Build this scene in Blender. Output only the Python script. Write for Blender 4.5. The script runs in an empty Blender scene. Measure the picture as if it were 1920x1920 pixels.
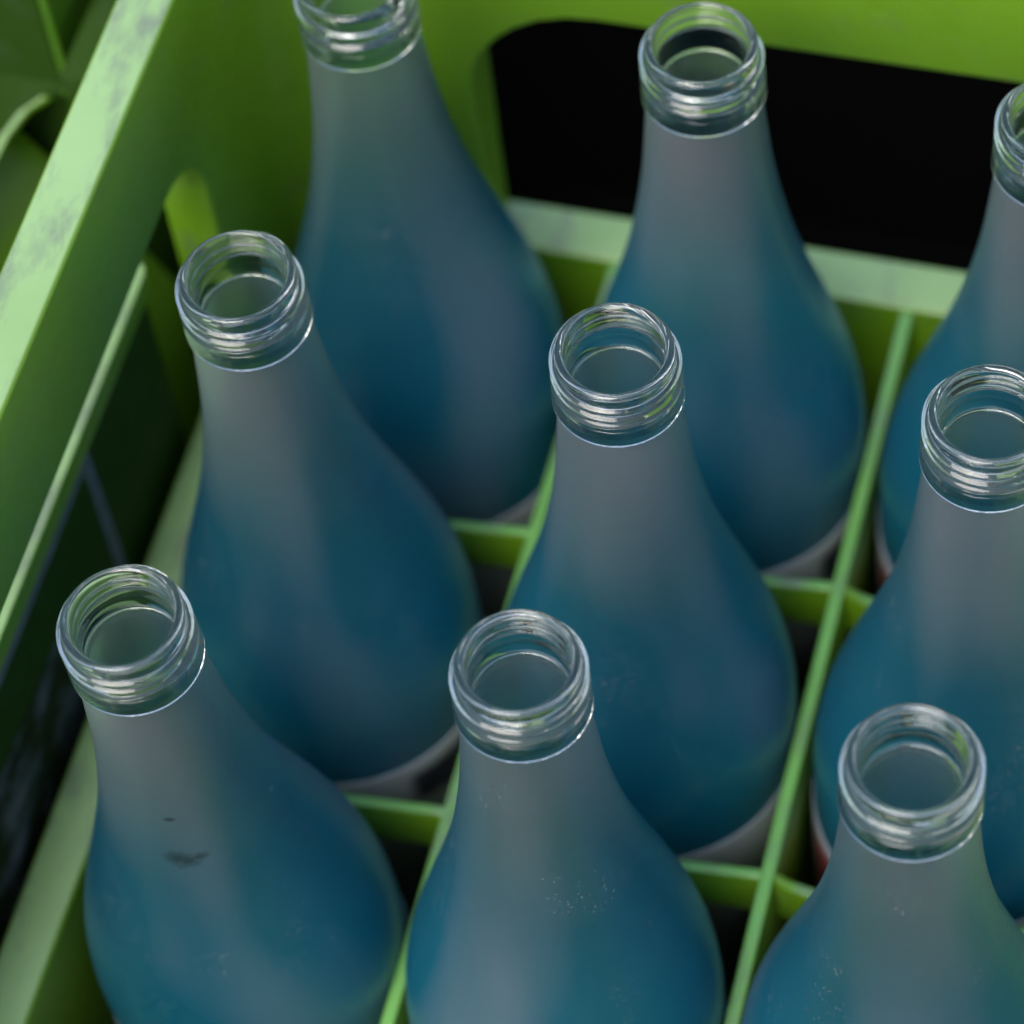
import bpy, bmesh, math, random
import numpy as np
from mathutils import Vector, Matrix, Euler
random.seed(7)
S = bpy.context.scene
C = S.collection
MM = 0.001
ZT = 310.0          # height of the bottle mouths above the ground, mm

def P(x, y, z):     # crate millimetres (z = 0 at the mouths) -> metres above ground
    return Vector((x*MM, y*MM, (z+ZT)*MM))

# ------------------------------------------------------------------ camera
cd = bpy.data.cameras.new('camera'); cam = bpy.data.objects.new('camera', cd); C.objects.link(cam)
rx = Vector((0.963259, 0.255930, -0.081441)); dn = Vector((0.172869, -0.822880, -0.541281)); fw = Vector((-0.205546, 0.507315, -0.836888))
mw = Matrix((rx, -dn, -fw)).transposed().to_4x4(); mw.translation = P(208.1308, -304.0196, 565.2104)
cam.matrix_world = mw
cd.sensor_width = 36; cd.lens = 6190.09/1920*36
cd.clip_start = 0.02; cd.clip_end = 500
cd.dof.use_dof = True; cd.dof.focus_distance = 0.688; cd.dof.aperture_fstop = 9.2; cd.dof.aperture_blades = 0
S.camera = cam

# ------------------------------------------------------------------ sky, sun, exposure
SUN_EL, SUN_AZ = math.radians(56), math.radians(198)      # azimuth clockwise from +y
W = bpy.data.worlds.new('World'); S.world = W; W.use_nodes = True
nt = W.node_tree; bg = nt.nodes['Background']
sky = nt.nodes.new('ShaderNodeTexSky'); sky.sky_type = 'NISHITA'; sky.sun_disc = False
sky.sun_elevation = SUN_EL; sky.sun_rotation = SUN_AZ; sky.air_density = 1.0; sky.dust_density = 2.5; sky.ozone_density = 1.5
hs = nt.nodes.new('ShaderNodeHueSaturation'); hs.inputs['Saturation'].default_value = .85    # thin overcast
nt.links.new(sky.outputs[0], hs.inputs['Color']); nt.links.new(hs.outputs[0], bg.inputs[0]); bg.inputs[1].default_value = 0.115
sd = bpy.data.lights.new('sun', 'SUN'); sd.energy = 1.5; sd.angle = math.radians(38); sd.color = (1.0, 0.96, 0.91)
sun = bpy.data.objects.new('sun', sd); C.objects.link(sun)
dirv = Vector((math.sin(SUN_AZ)*math.cos(SUN_EL), math.cos(SUN_AZ)*math.cos(SUN_EL), math.sin(SUN_EL)))
sun.rotation_euler = dirv.to_track_quat('Z', 'Y').to_euler(); sun.location = (0, 0, 3)
S.view_settings.view_transform = 'Standard'; S.view_settings.look = 'None'
S.view_settings.exposure = 0.82; S.view_settings.gamma = 1.0; S.view_settings.use_curve_mapping = False
cy = S.cycles
cy.max_bounces = 24; cy.transmission_bounces = 18; cy.glossy_bounces = 8; cy.diffuse_bounces = 5; cy.transparent_max_bounces = 8
cy.caustics_refractive = True; cy.caustics_reflective = True; cy.blur_glossy = 0.6
cy.sample_clamp_indirect = 6.0; cy.use_denoising = True

# ------------------------------------------------------------------ materials
class NT:
    def __init__(s, name):
        s.m = bpy.data.materials.new(name); s.m.use_nodes = True; s.t = s.m.node_tree
        s.b = s.t.nodes['Principled BSDF']
    def n(s, kind, **kw):
        nd = s.t.nodes.new(kind)
        for k, v in kw.items(): setattr(nd, k, v)
        return nd
    def l(s, a, b): s.t.links.new(a, b)
    def coord(s): return s.n('ShaderNodeTexCoord').outputs['Object']
    def mapped(s, vec, scale=(1, 1, 1), loc=(0, 0, 0)):
        mp = s.n('ShaderNodeMapping'); mp.inputs['Scale'].default_value = scale; mp.inputs['Location'].default_value = loc
        s.l(vec, mp.inputs['Vector']); return mp.outputs[0]
    def noise(s, vec, scale, detail=4, rough=.55):
        nz = s.n('ShaderNodeTexNoise'); nz.inputs['Scale'].default_value = scale; nz.inputs['Detail'].default_value = detail
        nz.inputs['Roughness'].default_value = rough; s.l(vec, nz.inputs['Vector']); return nz.outputs['Fac']
    def ramp(s, fac, stops):
        r = s.n('ShaderNodeValToRGB'); els = r.color_ramp.elements
        while len(els) < len(stops): els.new(.5)
        for e, (p, c) in zip(els, stops):
            e.position = p; e.color = c if len(c) == 4 else (*c, 1)
        s.l(fac, r.inputs[0]); return r.outputs[0]
    def mix(s, fac, a, b):
        m = s.n('ShaderNodeMix', data_type='RGBA')
        for sock, v in ((m.inputs[0], fac), (m.inputs[6], a), (m.inputs[7], b)):
            if hasattr(v, 'is_output'): s.l(v, sock)
            elif isinstance(v, tuple): sock.default_value = (*v, 1) if len(v) == 3 else v
            else: sock.default_value = v
        return m.outputs[2]
    def math(s, op, a, b=None, clamp=False):
        m = s.n('ShaderNodeMath', operation=op); m.use_clamp = clamp
        for sock, v in ((m.inputs[0], a), (m.inputs[1], b)):
            if v is None: continue
            if hasattr(v, 'is_output'): s.l(v, sock)
            else: sock.default_value = v
        return m.outputs[0]
    def bump(s, h, strength, dist):
        b = s.n('ShaderNodeBump'); b.inputs['Strength'].default_value = strength; b.inputs['Distance'].default_value = dist
        s.l(h, b.inputs['Height']); s.l(b.outputs[0], s.b.inputs['Normal'])

BW = lambda v: (v, v, v)

def plastic(name, base, rough=.38, grime=1.0, spec=.7, coat=.25, sss=0, top_glare=0, paler=(.50, .74, .44)):
    k = NT(name); co = k.coord()
    big = k.noise(co, 22, 5); fine = k.noise(k.mapped(co, (1, 1, 1), (3, 1, 2)), 160, 4, .7)
    # scuffs and smudges with their own irregular shapes
    smear = k.noise(k.mapped(co, (1, .3, 1)), 60, 5, .65)
    mask = k.math('MULTIPLY', k.ramp(smear, [(.55, BW(0)), (.72, BW(.55*grime))]), k.ramp(big, [(.42, BW(.15)), (.62, BW(1))]))
    speck = k.ramp(k.noise(co, 900, 2, .6), [(.70, BW(0)), (.76, BW(.35*grime))])
    tone = k.mix(big, tuple(c*.88 for c in base), tuple(min(1, c*1.12) for c in base))
    col = k.mix(mask, tone, (.10, .12, .09)); col = k.mix(speck, col, (.22, .20, .14))
    if top_glare:   # sky glare on upward faces put into the colour, then rubbed smudges
        ge = k.n('ShaderNodeNewGeometry'); sz = k.n('ShaderNodeSeparateXYZ'); k.l(ge.outputs['Normal'], sz.inputs[0])
        up = k.ramp(sz.outputs[2], [(.80, BW(0)), (.97, BW(1))])
        col = k.mix(k.math('MULTIPLY', k.math('MULTIPLY', up, top_glare), k.ramp(big, [(.3, BW(.75)), (.7, BW(1))])), col, paler)
        rub = k.ramp(k.noise(k.mapped(co, (1, .35, 1), (.4, .1, 0)), 75, 6, .72), [(.50, BW(0)), (.66, BW(.75))])
        col = k.mix(k.math('MULTIPLY', rub, up), col, (.16, .19, .16))
    k.l(col, k.b.inputs['Base Color'])
    k.l(k.ramp(fine, [(.3, BW(rough-.07)), (.7, BW(rough+.12))]), k.b.inputs['Roughness'])
    k.b.inputs['Specular IOR Level'].default_value = spec; k.b.inputs['IOR'].default_value = 1.6
    if sss:
        k.b.inputs['Subsurface Weight'].default_value = sss; k.b.inputs['Subsurface Radius'].default_value = (.6, 1, .05); k.b.inputs['Subsurface Scale'].default_value = .022
    k.b.inputs['Coat Weight'].default_value = coat; k.b.inputs['Coat Roughness'].default_value = .42
    k.bump(fine, .25, .0002)
    return k.m

GREEN = (.135, .29, .005)
M_crate = plastic('green_crate_plastic', GREEN, top_glare=.50)
M_div = plastic('green_divider_plastic', GREEN, top_glare=.45, paler=(.22, .66, .22), grime=1.2)
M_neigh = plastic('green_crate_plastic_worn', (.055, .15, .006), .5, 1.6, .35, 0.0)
M_shade = plastic('shaded_green_plastic', (.020, .055, .004), .6, .3, .12, 0.0)  # green plastic with shade put into its colour, for the neighbouring crate
M_black = plastic('black_shade', (.002, .002, .002), .8, 0.0, .0, 0.0)  # near-black stands for the deep shade behind the back opening

def glass_clear():
    k = NT('clear_glass'); b = k.b
    b.inputs['Base Color'].default_value = (.97, .99, .98, 1); b.inputs['Roughness'].default_value = 0.01
    b.inputs['IOR'].default_value = 1.5; b.inputs['Transmission Weight'].default_value = 1
    co = k.coord()
    h = k.noise(k.mapped(co, (1, 1, .5)), 260, 3, .5)
    k.bump(h, .07, .0003)
    return k.m

def glass_frost(smudge=False, seed=0.0):
    k = NT('frosted_blue_glass' + ('_smudged' if smudge else '')); b = k.b; co = k.coord()
    sep = k.n('ShaderNodeSeparateXYZ'); k.l(co, sep.inputs[0]); z = sep.outputs[2]
    # blue coat that thickens from the neck down to the shoulder; local z 0..0.3
    g = k.math('DIVIDE', k.math('SUBTRACT', .286, z), .13, True)
    col = k.ramp(g, [(0, (.46, .76, .78)), (.25, (.20, .60, .68)), (.5, (.015, .44, .64)), (1, (.0, .36, .58))])
    n1 = k.noise(k.mapped(co, (1, 1, .6)), 30, 5)
    col = k.mix(k.math('MULTIPLY', n1, .04), col, (.4, .7, .75))
    sp = k.noise(co, 1250, 2, .5); patch = k.noise(co, 40, 3)
    speck = k.math('MULTIPLY', k.ramp(sp, [(.635, BW(0)), (.68, BW(1))]), k.ramp(patch, [(.46, BW(0)), (.66, BW(1))]))
    dust_sheen = NT.n(k, 'ShaderNodeBsdfDiffuse'); dust_sheen.inputs[0].default_value = (.55, .62, .6, 1)
    b.inputs['IOR'].default_value = 1.48
    k.l(k.ramp(g, [(0, BW(.97)), (.5, BW(.87)), (1, BW(.74))]), b.inputs['Transmission Weight'])
    k.l(col, b.inputs['Base Color'])
    fine = k.noise(co, 420, 3, .6)
    k.l(k.ramp(fine, [(.3, BW(.34)), (.7, BW(.42))]), b.inputs['Roughness'])
    k.bump(fine, .08, .0003)
    ms = NT.n(k, 'ShaderNodeMixShader')
    out = k.t.nodes['Material Output']
    film_sheen = k.math('ADD', k.math('MULTIPLY', patch, k.math('MULTIPLY', k.math('SUBTRACT', 1.0, g), .07)), k.ramp(k.noise(k.mapped(co, (1, 1, .22), (.013, .02, .1)), 21, 2, .4), [(.50, BW(0)), (.78, BW(.25))])); dust_sheen.inputs[0].default_value = (.44, .38, .41, 1)  # pale vertical streaks paint a soft grey-pink reflection into the surface
    k.l(k.math('MAXIMUM', k.math('MULTIPLY', speck, .36), film_sheen), ms.inputs[0]); k.l(b.outputs[0], ms.inputs[1]); k.l(dust_sheen.outputs[0], ms.inputs[2])
    last = ms.outputs[0]
    if smudge:
        # two dark scuffs where the frost is rubbed off, on the camera side of this bottle
        wob = k.noise(co, 300, 4, .7)
        tot = None
        for (c, r) in smudge:
            v = k.n('ShaderNodeVectorMath', operation='SUBTRACT'); k.l(co, v.inputs[0]); v.inputs[1].default_value = c
            v2 = k.n('ShaderNodeVectorMath', operation='DIVIDE'); k.l(v.outputs[0], v2.inputs[0]); v2.inputs[1].default_value = r
            ln = k.n('ShaderNodeVectorMath', operation='LENGTH'); k.l(v2.outputs[0], ln.inputs[0])
            d = k.math('ADD', ln.outputs['Value'], k.math('MULTIPLY', wob, .8))
            mk = k.ramp(d, [(.50, BW(.62)), (.85, BW(.20)), (1.3, BW(0))])
            tot = mk if tot is None else k.math('MAXIMUM', tot, mk)
        ink = k.n('ShaderNodeBsdfDiffuse'); ink.inputs[0].default_value = (.008, .016, .014, 1)
        m2 = k.n('ShaderNodeMixShader'); k.l(tot, m2.inputs[0]); k.l(last, m2.inputs[1]); k.l(ink.outputs[0], m2.inputs[2]); last = m2.outputs[0]
    k.l(last, out.inputs['Surface'])
    return k.m

def paper_label():
    k = NT('printed_paper_label'); co = k.coord(); b = k.b
    sep = k.n('ShaderNodeSeparateXYZ'); k.l(co, sep.inputs[0])
    ang = k.math('ARCTAN2', sep.outputs[1], sep.outputs[0])
    # red panel on one side, dark blue block letters-like motif on the other, white margin along the top
    n = k.noise(k.mapped(co, (1, 1, 1)), 70, 4, .6)
    below = k.ramp(k.math('ADD', sep.outputs[2], k.math('MULTIPLY', n, .004)), [(.1300, BW(1)), (.1320, BW(0))])
    red = k.math('MULTIPLY', k.ramp(k.math('ABSOLUTE', k.math('SUBTRACT', ang, 2.2)), [(.22, BW(1)), (.34, BW(0))]), below)
    blk = k.math('MULTIPLY', k.ramp(k.math('ABSOLUTE', k.math('ADD', ang, .75)), [(.26, BW(1)), (.34, BW(0))]), below)
    col = k.mix(k.math('MULTIPLY', n, .25), (.50, .55, .64), (.38, .43, .52))
    col = k.mix(red, col, (.42, .09, .10)); col = k.mix(k.math('MULTIPLY', blk, k.ramp(n, [(.35, BW(0)), (.5, BW(1))])), col, (.03, .03, .06))
    k.l(col, b.inputs['Base Color']); b.inputs['Roughness'].default_value = .5
    return k.m

def asphalt():
    k = NT('grey_concrete_ground'); co = k.coord()
    n1 = k.noise(co, 6, 6); n2 = k.noise(co, 300, 3, .8)
    k.l(k.mix(n1, (.24, .21, .205), (.36, .32, .31)), k.b.inputs['Base Color'])
    k.b.inputs['Roughness'].default_value = .85; k.bump(n2, .6, .002)
    return k.m

def print_ink():
    k = NT('worn_grey_print'); co = k.coord()
    n = k.noise(co, 120, 4, .7)
    k.l(k.mix(n, (.03, .04, .05), (.22, .25, .29)), k.b.inputs['Base Color']); k.b.inputs['Roughness'].default_value = .6
    return k.m

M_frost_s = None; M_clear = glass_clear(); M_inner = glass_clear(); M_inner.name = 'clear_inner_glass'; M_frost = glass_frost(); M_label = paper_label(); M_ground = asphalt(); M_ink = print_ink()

# ------------------------------------------------------------------ helpers
def link_mesh(name, bm_or_me, mat, parent=None, smooth=False, loc=None):
    if isinstance(bm_or_me, bmesh.types.BMesh):
        me = bpy.data.meshes.new(name); bm_or_me.normal_update(); bm_or_me.to_mesh(me); bm_or_me.free()
    else: me = bm_or_me
    if not me.materials: me.materials.append(mat)
    if smooth: me.shade_smooth()
    o = bpy.data.objects.new(name, me); C.objects.link(o); o.parent = parent
    if loc: o.location = loc
    return o

def empty(name, loc, label, cat, group=None):
    o = bpy.data.objects.new(name, None); C.objects.link(o); o.location = loc; o.empty_display_size = .02
    o['label'] = label; o['category'] = cat
    if group: o['group'] = group
    return o

def prism(pts, z0, z1, axis='z'):
    """closed solid over a 2-D outline; axis = extrusion axis"""
    bm = bmesh.new()
    def v(a, b, c):
        return {'z': (a, b, c), 'y': (a, c, b), 'x': (c, a, b)}[axis]
    lo = [bm.verts.new([q*MM for q in v(a, b, z0)]) for a, b in pts]; hi = [bm.verts.new([q*MM for q in v(a, b, z1)]) for a, b in pts]
    bm.faces.new(lo); bm.faces.new(hi); n = len(pts)
    for i in range(n): bm.faces.new((lo[i], lo[(i+1) % n], hi[(i+1) % n], hi[i]))
    bmesh.ops.recalc_face_normals(bm, faces=bm.faces)
    return bm

def rrect(x0, y0, x1, y1, r, seg=8):
    out = []
    for cx, cy_, a0 in ((x1-r, y1-r, 0), (x0+r, y1-r, 90), (x0+r, y0+r, 180), (x1-r, y0+r, 270)):
        for i in range(seg+1):
            a = math.radians(a0+90*i/seg); out.append((cx+r*math.cos(a), cy_+r*math.sin(a)))
    return out

def ring_bm(outer, inner, z0, z1):
    bm = bmesh.new(); n = len(outer)
    L = [[bm.verts.new((a*MM, b*MM, z*MM)) for a, b in pl] for z in (z0, z1) for pl in (outer, inner)]
    o0, i0, o1, i1 = L
    for i in range(n):
        j = (i+1) % n
        bm.faces.new((o0[i], o0[j], o1[j], o1[i])); bm.faces.new((i0[j], i0[i], i1[i], i1[j]))
        bm.faces.new((o1[i], o1[j], i1[j], i1[i])); bm.faces.new((o0[j], o0[i], i0[i], i0[j]))
    bmesh.ops.recalc_face_normals(bm, faces=bm.faces)
    return bm

def bake(o, cutters, bevel, seg=3, ang=35):
    """boolean the cutters out of o and bevel the sharp edges, then freeze the result"""
    for c in cutters:
        m = o.modifiers.new('cut', 'BOOLEAN'); m.operation = 'DIFFERENCE'; m.solver = 'EXACT'; m.object = c
    if bevel:
        m = o.modifiers.new('bev', 'BEVEL'); m.width = bevel*MM; m.segments = seg; m.limit_method = 'ANGLE'; m.angle_limit = math.radians(ang)
        m.harden_normals = False; m.use_clamp_overlap = True
    dg = bpy.context.evaluated_depsgraph_get(); dg.update()
    me = bpy.data.meshes.new_from_object(o.evaluated_get(dg)); o.modifiers.clear(); o.data = me
    for c in cutters: bpy.data.objects.remove(c)
    bm = bmesh.new(); bm.from_mesh(me)
    for f in bm.faces: f.smooth = True
    for e in bm.edges:
        e.smooth = not (len(e.link_faces) == 2 and e.calc_face_angle(0) > math.radians(38))
    bm.to_mesh(me); bm.free()
    return o

def cutter(pts, a, b, axis):
    me = bpy.data.meshes.new('c'); bm = prism(pts, a, b, axis); bm.to_mesh(me); bm.free()
    o = bpy.data.objects.new('cutter', me); C.objects.link(o); return o

# ------------------------------------------------------------------ ground
gbm = bmesh.new()
for q in ((-60, -60), (60, -60), (60, 60), (-60, 60)): gbm.verts.new((q[0], q[1], 0))
gbm.faces.new(gbm.verts)
g = link_mesh('ground', gbm, M_ground); g['kind'] = 'structure'

# ------------------------------------------------------------------ the green bottle crate
PX, PY = 79.8, 82.74
XL, YB = -43.3, 212.0                 # inner faces of the left and back walls
XR, YF = 3*PX+43.3, -2*PY-46.5
OX0, OX1, OY0, OY1 = -56.8, XR+13.5, YF-15, 228.0
ZLEDGE = -148.5
crate = empty('bottle_crate', P(0, 0, -ZT), 'lime green plastic bottle crate with wide rim and hand openings, holding all the blue bottles', 'crate')
def cp(name, bm, mat=M_crate, bevel=None, cutters=(), seg=3):
    o = link_mesh(name, bm, mat, crate)
    o.location = (0, 0, ZT*MM)
    if bevel or cutters:
        for c in cutters: c.location = o.location; c.parent = crate
        bpy.context.view_layer.update()
        bake(o, list(cutters), bevel, seg)
    return o
outer = rrect(OX0, OY0, OX1, OY1, 34, 10); inner = rrect(XL, YF, XR, YB, 22, 10)
def arch(x0, z0, x1, z1, r, seg=7):    # square foot, rounded head
    out = [(x0, z0), (x1, z0)]
    for cx, a0 in ((x1-r, 0), (x0+r, 90)):
        for i in range(seg+1):
            t = math.radians(a0+90*i/seg); out.append((cx+r*math.cos(t), z1-r+r*math.sin(t)))
    return out
HX = 5.5
holes = [cutter(arch(YF+62, ZLEDGE, 152, -41, 21), OX0-10, XL+12, 'x'), cutter(arch(YF+62, ZLEDGE, 152, -41, 19), XR-12, OX1+10, 'x'),
         cutter(arch(HX, ZLEDGE, XR-52, -50.5, 35), YB-12, OY1+10, 'y'), cutter(arch(HX, ZLEDGE, XR-52, -51.5, 19), OY0-10, YF+12, 'y')]
shell = cp('crate_wall', ring_bm(outer, inner, -ZT, 0), bevel=1.3, cutters=holes)
cp('crate_floor', prism(rrect(XL+.3, YF+.3, XR-.3, YB-.3, 21.7, 8), -ZT+4, -ZT+12))
# divider grid: long straight dividers run front to back, the cross strips dip between the crossings
DT = 3.6
for i in range(3):
    x = (i+.5)*PX
    bend = [(YF-.5, 0), (-170, 1.5), (-130, 3.0), (-90, 3.4), (-41, 1.0), (0, .5), (41, .1), (YB+.5, 0)] if i == 0 else [(YF-.5, 0), (-60, .3), (60, -.3), (YB+.5, 0)]
    bm = prism([(x-DT/2+q, y) for y, q in bend]+[(x+DT/2+q, y) for y, q in reversed(bend)], -ZT+10, ZLEDGE-.4)
    cp('divider', bm, M_div, bevel=1.0, seg=2)
for j in (-2, -1, 0, 1):
    y = (j+.5)*PY
    for i in range(4):                 # one cross strip from divider to divider
        x0 = XL-.5 if i == 0 else (i-.5)*PX+DT/2-.2
        x1 = XR+.5 if i == 3 else (i+.5)*PX-DT/2+(1.4 if i == 0 else .2)
        pts = []; N = 24
        for t in range(N+1):
            x = x0+(x1-x0)*t/N; u = t/N
            d = 6.5*math.sin(math.pi*u**.62)
            pts.append((x, ZLEDGE-.4-d))
        low = [(x, z-17+(0 if 0 else 0)) for x, z in reversed([(q[0], min(q[1], ZLEDGE-2)) for q in pts])]
        bm = prism(pts+low, y-DT/2+.3, y+DT/2-.3, 'y')
        cp('cross_divider', bm, M_div, bevel=.8, seg=2)

# ------------------------------------------------------------------ bottles
H = 300.0                                # height of a bottle
NA = 144
def lathe(rows, name, na=NA, closed=False):
    """rows: list of (z mm above the base, radius function or number)"""
    V = []; F = []
    for z, r in rows:
        for k in range(na):
            a = 2*math.pi*k/na
            rr, zz = (r(a), z) if callable(r) else (r, z)
            V.append((rr*math.cos(a)*MM, rr*math.sin(a)*MM, zz*MM))
    n = len(rows)
    for i in range(n-1 if not closed else n):
        j = (i+1) % n
        for k in range(na):
            k2 = (k+1) % na
            F.append((i*na+k, i*na+k2, j*na+k2, j*na+k))
    me = bpy.data.meshes.new(name); me.from_pydata(V, [], F); me.update(); return me, V, F

def sm(t): t = max(0, min(1, t)); return t*t*(3-2*t)
def thread_r(z):                          # z below the lip, negative mm
    base = 12.85
    d = -z
    def f(a):
        r = base
        # two turns of rounded thread, fading at the ends
        for turn in (-1, 0, 1, 2):
            c = 2.2+3.0*(turn+a/(2*math.pi))
            pos = (c-2.2)/3.0
            fade = sm(pos/.22)*sm((1.95-pos)/.22)
            if fade > 0: r = max(r, base+1.25*fade*math.exp(-abs((d-c)/.66)**3))
        return r
    return f
def bead_r(d):                            # clear collar under the thread: smooth band with a crisp flat underside
    if d < 8.0: return 12.95
    r = 12.95+1.2*sm((d-8.0)/1.1)+.18*sm((d-10)/4)
    if d > 15.55: r = 12.95+.95+.43*math.sqrt(max(0, 1-((d-15.55)/.45)**2)) if d < 16.0 else 12.95
    return r
FROST = 16.1
rows = []
N1 = 8
for i in range(N1+1):                     # bottom of clear part upward: bead
    pass
ds = [FROST, 16.06, 16.0, 15.995, 15.98, 15.95, 15.9, 15.82, 15.72, 15.6, 15.4, 15.0]+list(np.arange(14.6, 8.0-1e-6, -.3))
for d in ds: rows.append((H-d, float(bead_r(d))))
for d in np.arange(7.9, 1.35, -.2): rows.append((H-float(d), thread_r(-float(d))))
# rounded lip
for a in np.linspace(0, 90, 7): rows.append((H-1.3+1.3*math.sin(math.radians(a)), 12.85-1.3+1.3*math.cos(math.radians(a))))
for a in np.linspace(90, 180, 6)[0:]: rows.append((H-.8+.8*math.sin(math.radians(a)), 10.75+.8+.8*math.cos(math.radians(a))))
INNER = [(1.5, 10.75), (4, 10.6), (8, 10.25), (12, 10.0), (FROST, 10.0)]
for d in list(np.linspace(1.4, 4.6, 8))+list(np.linspace(4.8, 7.4, 14))+list(np.linspace(7.8, FROST, 14)): rows.append((H-float(d), float(np.interp(d, [q[0] for q in INNER], [q[1] for q in INNER]))))
me_mouth, _, _ = lathe(rows, 'screw_mouth')
OUT = [(FROST, 12.95), (20, 13.4), (30, 14.2), (45, 15.6), (60, 17.8), (75, 20.8), (90, 24.8), (105, 29.3), (120, 33.5), (132, 35.9), (142, 37.0), (150, 37.3), (285, 37.3), (293, 36.3), (298, 33.5), (300, 30)]
def cat(xs, ys, x):                       # smooth interpolation
    i = max(0, min(len(xs)-2, int(np.searchsorted(xs, x)-1))); h = xs[i+1]-xs[i]; t = (x-xs[i])/h
    def m(k):
        if k == 0: return (ys[1]-ys[0])/(xs[1]-xs[0])
        if k == len(xs)-1: return (ys[-1]-ys[-2])/(xs[-1]-xs[-2])
        return (ys[k+1]-ys[k-1])/(xs[k+1]-xs[k-1])
    return (2*t**3-3*t**2+1)*ys[i]+(t**3-2*t**2+t)*h*m(i)+(-2*t**3+3*t**2)*ys[i+1]+(t**3-t**2)*h*m(i+1)
ox, oy = [q[0] for q in OUT], [q[1] for q in OUT]
dd = list(np.linspace(FROST, 150, 52))+list(np.linspace(160, 285, 8))+list(np.linspace(286.5, 300, 9))
outp = [(H-float(d), float(cat(ox, oy, d))) for d in dd]
INB = [(FROST, 10.0), (20, 10.4), (30, 11.6), (45, 13.0), (60, 15.1), (75, 18.0), (90, 22.0), (105, 26.4), (120, 30.6), (132, 33.0), (142, 34.1), (150, 34.4), (283, 34.4), (290, 31), (293.5, 25), (286, 12), (282, 1.0)]
ix, iy = [q[0] for q in INB[:13]], [q[1] for q in INB[:13]]
di = list(np.linspace(FROST, 150, 44))+list(np.linspace(160, 283, 8))
inp = [(H-float(d), float(cat(ix, iy, d))) for d in di]+[(H-290, 31.5), (H-293.5, 26), (H-289, 14), (H-285, .8)]
rows = [(H-294, .8), (H-296, 12), (H-299.5, 24)]+list(reversed(outp))
me_body_o, V1, F1 = lathe(rows, 'o'); me_body_i, V2, F2 = lathe(inp, 'i')
off = len(V1); V = V1+V2; F = F1+[tuple(q+off for q in f) for f in F2]
F.append(tuple(reversed(range(NA)))); F.append(tuple(off+len(V2)-NA+k for k in range(NA)))
me_body = bpy.data.meshes.new('frosted_body'); me_body.from_pydata(V, [], F); me_body.update()
def fix(me, probe):
    bm = bmesh.new(); bm.from_mesh(me); bm.faces.ensure_lookup_table(); bm.normal_update()
    return bm
def orient(me, test):
    """flip face islands so that test(face centre, normal) is positive"""
    bm = bmesh.new(); bm.from_mesh(me); bm.normal_update()
    fl = [f for f in bm.faces if test(f) < 0]
    bmesh.ops.reverse_faces(bm, faces=fl); bm.normal_update(); bm.to_mesh(me); bm.free()
def t_mouth(f):
    c = f.calc_center_median(); r = math.hypot(c.x, c.y)/MM; n = f.normal
    rad = Vector((c.x, c.y, 0)).normalized()
    if c.z/MM > H-1.31: # lip: outward from the middle of the wall section
        return n.dot(rad*(r-11.7)+Vector((0, 0, 1))*(c.z/MM-(H-1.6)))
    return n.dot(rad) if r > 11.7 else -n.dot(rad)
orient(me_mouth, t_mouth)
nF1 = len(F1)
def t_body_index():
    bm = bmesh.new(); bm.from_mesh(me_body); bm.normal_update(); bm.faces.ensure_lookup_table()
    fl = []
    for f in bm.faces:
        c = f.calc_center_median(); rad = Vector((c.x, c.y, 0)); n = f.normal
        isout = f.index < nF1 or f.index == len(bm.faces)-2
        if isout: v = n.dot(rad.normalized()) if c.z/MM > 1.5 and (c.z/MM > 7 or math.hypot(c.x, c.y) > .030) else -n.z
        else: v = -n.dot(rad.normalized()) if c.z/MM > 12 else n.z
        if v < 0: fl.append(f)
    bmesh.ops.reverse_faces(bm, faces=fl); bm.to_mesh(me_body); bm.free()
t_body_index()
for m_, mt in ((me_mouth, M_clear), (me_body, M_frost)): m_.materials.append(mt); m_.shade_smooth()
me_body.materials.append(M_inner)
for f in me_body.polygons: f.material_index = 0 if (f.index < nF1 or f.index == len(me_body.polygons)-2) else 1
# paper label: thin closed sleeve
zl0, zl1 = H-262, H-165.5
me_label, _, _ = lathe([(zl0, 37.45), (zl1-1, 37.45), (zl1, 37.5), (zl1, 37.62), (zl1-1, 37.66), (zl0, 37.66)], 'label', 96, True)
me_label.materials.append(M_label)
bm = bmesh.new(); bm.from_mesh(me_label); bmesh.ops.recalc_face_normals(bm, faces=bm.faces); bm.to_mesh(me_label); bm.free(); me_label.shade_smooth()

# (mouth x, y, foot x, y, turn in degrees, label)
BT = {
 (0, 0): (-1.4, -3.3, 4.4, 2.0, 20, 'frosted blue bottle with dark scuffs on its shoulder, nearest along the left crate wall'),
 (0, 1): (-4.2, 83.9, -1.4, 88.0, 13, 'frosted blue bottle directly behind the scuffed one, second along the left crate wall'),
 (0, 2): (-3.6, 170.3, 1.5, 167.5, 300, 'frosted blue bottle in the back left corner of the crate'),
 (1, 0): (79.8, 3.6, 80.0, -2.0, 220, 'frosted blue bottle with a pale grey sheen, front middle of the crate'),
 (1, 1): (80.5, 81.1, 78.8, 84.0, 60, 'frosted blue bottle in the middle, surrounded by other bottles on all sides'),
 (1, 2): (79.3, 166.5, 80.5, 165.0, 25, 'frosted blue bottle whose clear mouth stands in front of the black hand opening'),
 (2, 0): (160.0, -1.3, 160.0, 0.5, 250, 'frosted blue bottle in the bottom right corner of the view, only neck and shoulder showing'),
 (2, 1): (160.1, 81.0, 160.5, 82.5, 94, 'frosted blue bottle at the right edge, between two bottles of its row'),
 (2, 2): (160.7, 160.8, 160.0, 165.0, 94, 'frosted blue bottle in the upper right, more than half of its mouth outside the view'),
}
def mcopy(me, mat):
    m = me.copy(); m.materials.clear(); m.materials.append(mat); return m
proto = None
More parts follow.
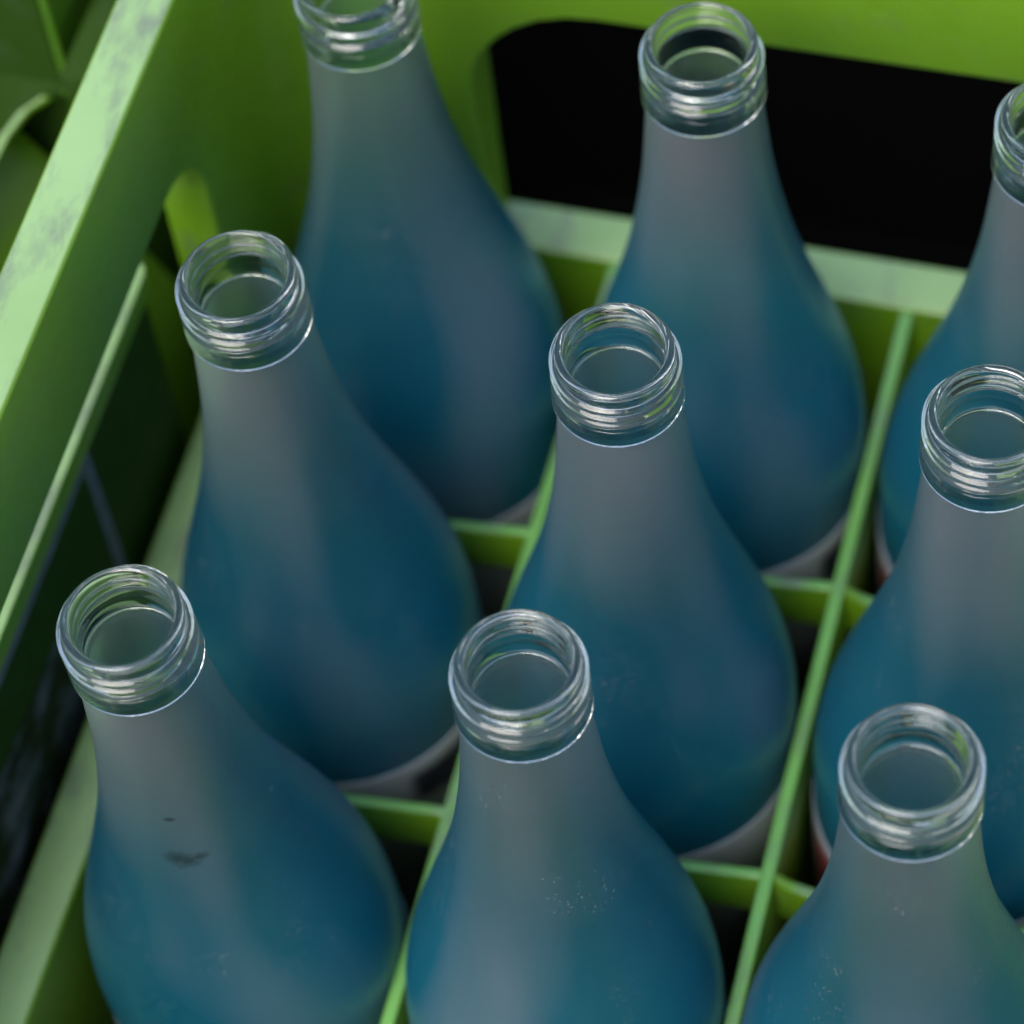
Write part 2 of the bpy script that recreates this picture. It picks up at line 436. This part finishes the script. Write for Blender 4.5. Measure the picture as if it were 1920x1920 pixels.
for key, (mx, my, fx, fy, turn, lab) in BT.items():
    foot = P(fx, fy, -ZT+12); mouth = P(mx, my, 0)
    ax = (mouth-foot).normalized()
    if proto is None:
        root = empty('glass_bottle', foot, lab, 'bottle', 'empty blue bottles in the crate')
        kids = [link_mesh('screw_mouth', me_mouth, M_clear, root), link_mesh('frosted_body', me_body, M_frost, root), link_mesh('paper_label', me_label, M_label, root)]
        proto = (root, kids)
    else:
        root = proto[0].copy(); C.objects.link(root); root['label'] = lab
        for k in proto[1]:
            c = k.copy(); C.objects.link(c); c.parent = root
            if key == (0, 2) and k.name.startswith('paper_label'): c.location.z = -.010   # this label sits lower
    if key == (0, 0):
        smudge_root = root
    root.location = foot
    q = ax.to_track_quat('Z', 'Y')
    root.rotation_mode = 'QUATERNION'
    root.rotation_quaternion = Vector((0, 0, 1)).rotation_difference(ax) @ Euler((0, 0, math.radians(turn))).to_quaternion()

# rubbed dark scuffs on the nearest bottle of the left column (positions in that bottle's own space)
bpy.context.view_layer.update()
def hit(px, py):                          # where the line through the scuff meets this bottle, in its own space
    o = [c for c in smudge_root.children if c.name.startswith('frosted_body')][0]
    d = (rx*((px-960)/6190.09)+dn*((py-960)/6190.09)+fw).normalized()
    inv = o.matrix_world.inverted(); a = inv @ mw.translation; b = (inv.to_3x3() @ d).normalized()
    ok, loc, nr, ix_ = o.ray_cast(a, b); return loc
SC = [((334, 1610), (.0060, .0060, .0060)), ((352, 1612), (.0060, .0060, .0050)), ((374, 1606), (.0050, .0050, .0030)), ((316, 1537), (.0030, .0030, .0016))]
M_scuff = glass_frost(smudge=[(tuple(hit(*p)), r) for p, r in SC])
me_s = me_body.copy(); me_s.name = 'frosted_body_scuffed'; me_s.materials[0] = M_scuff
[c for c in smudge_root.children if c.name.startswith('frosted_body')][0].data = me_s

# ------------------------------------------------------------------ neighbouring crate and added black box
nb = empty('green_crate', P(0, 0, -ZT), 'green crate in painted shade with worn grey printed frame, seen through the left hand opening', 'crate')
def npt(name, bm, mat=M_neigh, bevel=1.0):
    o = link_mesh(name, bm, mat, nb); o.location = (0, 0, ZT*MM)
    if bevel: bpy.context.view_layer.update(); bake(o, [], bevel, 2)
    return o
npt('side_wall', prism(rrect(-74, -150, -60.5, 141, 5, 4), -ZT, -89), M_shade)
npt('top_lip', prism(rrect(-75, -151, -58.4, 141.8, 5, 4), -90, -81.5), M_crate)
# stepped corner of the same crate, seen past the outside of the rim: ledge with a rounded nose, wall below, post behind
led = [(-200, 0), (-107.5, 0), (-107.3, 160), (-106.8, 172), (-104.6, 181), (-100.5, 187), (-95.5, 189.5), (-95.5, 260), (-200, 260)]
npt('corner_ledge', prism([(a-2.2 if a > -190 else a, b-1.5 if b < 250 else b) for a, b in led], -84, -79.3), M_shade)
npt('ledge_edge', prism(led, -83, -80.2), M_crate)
npt('flared_wall', prism([(-116, -84.4), (-78, -150), (-78, -ZT), (-200, -ZT), (-200, -84.4)], -150, 184, 'y'), M_crate, bevel=.6)  # lower wall tilted upward only to catch skylight
npt('corner_post', prism(rrect(-230, 190, -98.2, 300, 1, 3), -ZT, 20), M_shade)
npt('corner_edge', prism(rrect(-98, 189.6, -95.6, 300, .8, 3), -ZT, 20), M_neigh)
npt('back_rail', prism([(-90, 176), (-78, 176), (-78, 330), (-90, 330)], -75, -58), M_shade)
# printed frame outline on the wall facing the bottles
fr = bmesh.new()
for (y0, z0, y1, z1) in ((-100, -97, 86.9, -92.5), (87, -240, 91.5, -92.5), (-100, -240, 86.9, -235)):
    b2 = bmesh.ops.create_cube(fr, size=1)['verts']
    for v in b2: v.co = Vector((-60.45+.25*v.co.x, (y0+y1)/2+(y1-y0)*v.co.y, (z0+z1)/2+(z1-z0)*v.co.z))*MM
npt('printed_frame', fr, M_ink, None)
M_print = NT('mottled_old_print'); _co = M_print.coord()
_n = M_print.noise(M_print.mapped(_co, (1, 1, 1.6)), 48, 5, .62)
M_print.l(M_print.ramp(_n, [(.47, (.010, .022, .004)), (.58, (.07, .085, .09)), (.70, (.16, .17, .19))]), M_print.b.inputs['Base Color']); M_print.b.inputs['Roughness'].default_value = .7
M_print.b.inputs['Specular IOR Level'].default_value = .2
npt('worn_print', prism([(-99.5, -234.5), (45, -234.5), (58, -180), (52, -120), (-99.5, -110)], -60.5, -60.42, 'x'), M_print.m, None)

bb = empty('added_black_box', P(0, 0, -ZT), 'low empty black box added close behind to give the dark seen through the back hand opening', 'crate')  # made-up open box; its inside keeps the back opening black
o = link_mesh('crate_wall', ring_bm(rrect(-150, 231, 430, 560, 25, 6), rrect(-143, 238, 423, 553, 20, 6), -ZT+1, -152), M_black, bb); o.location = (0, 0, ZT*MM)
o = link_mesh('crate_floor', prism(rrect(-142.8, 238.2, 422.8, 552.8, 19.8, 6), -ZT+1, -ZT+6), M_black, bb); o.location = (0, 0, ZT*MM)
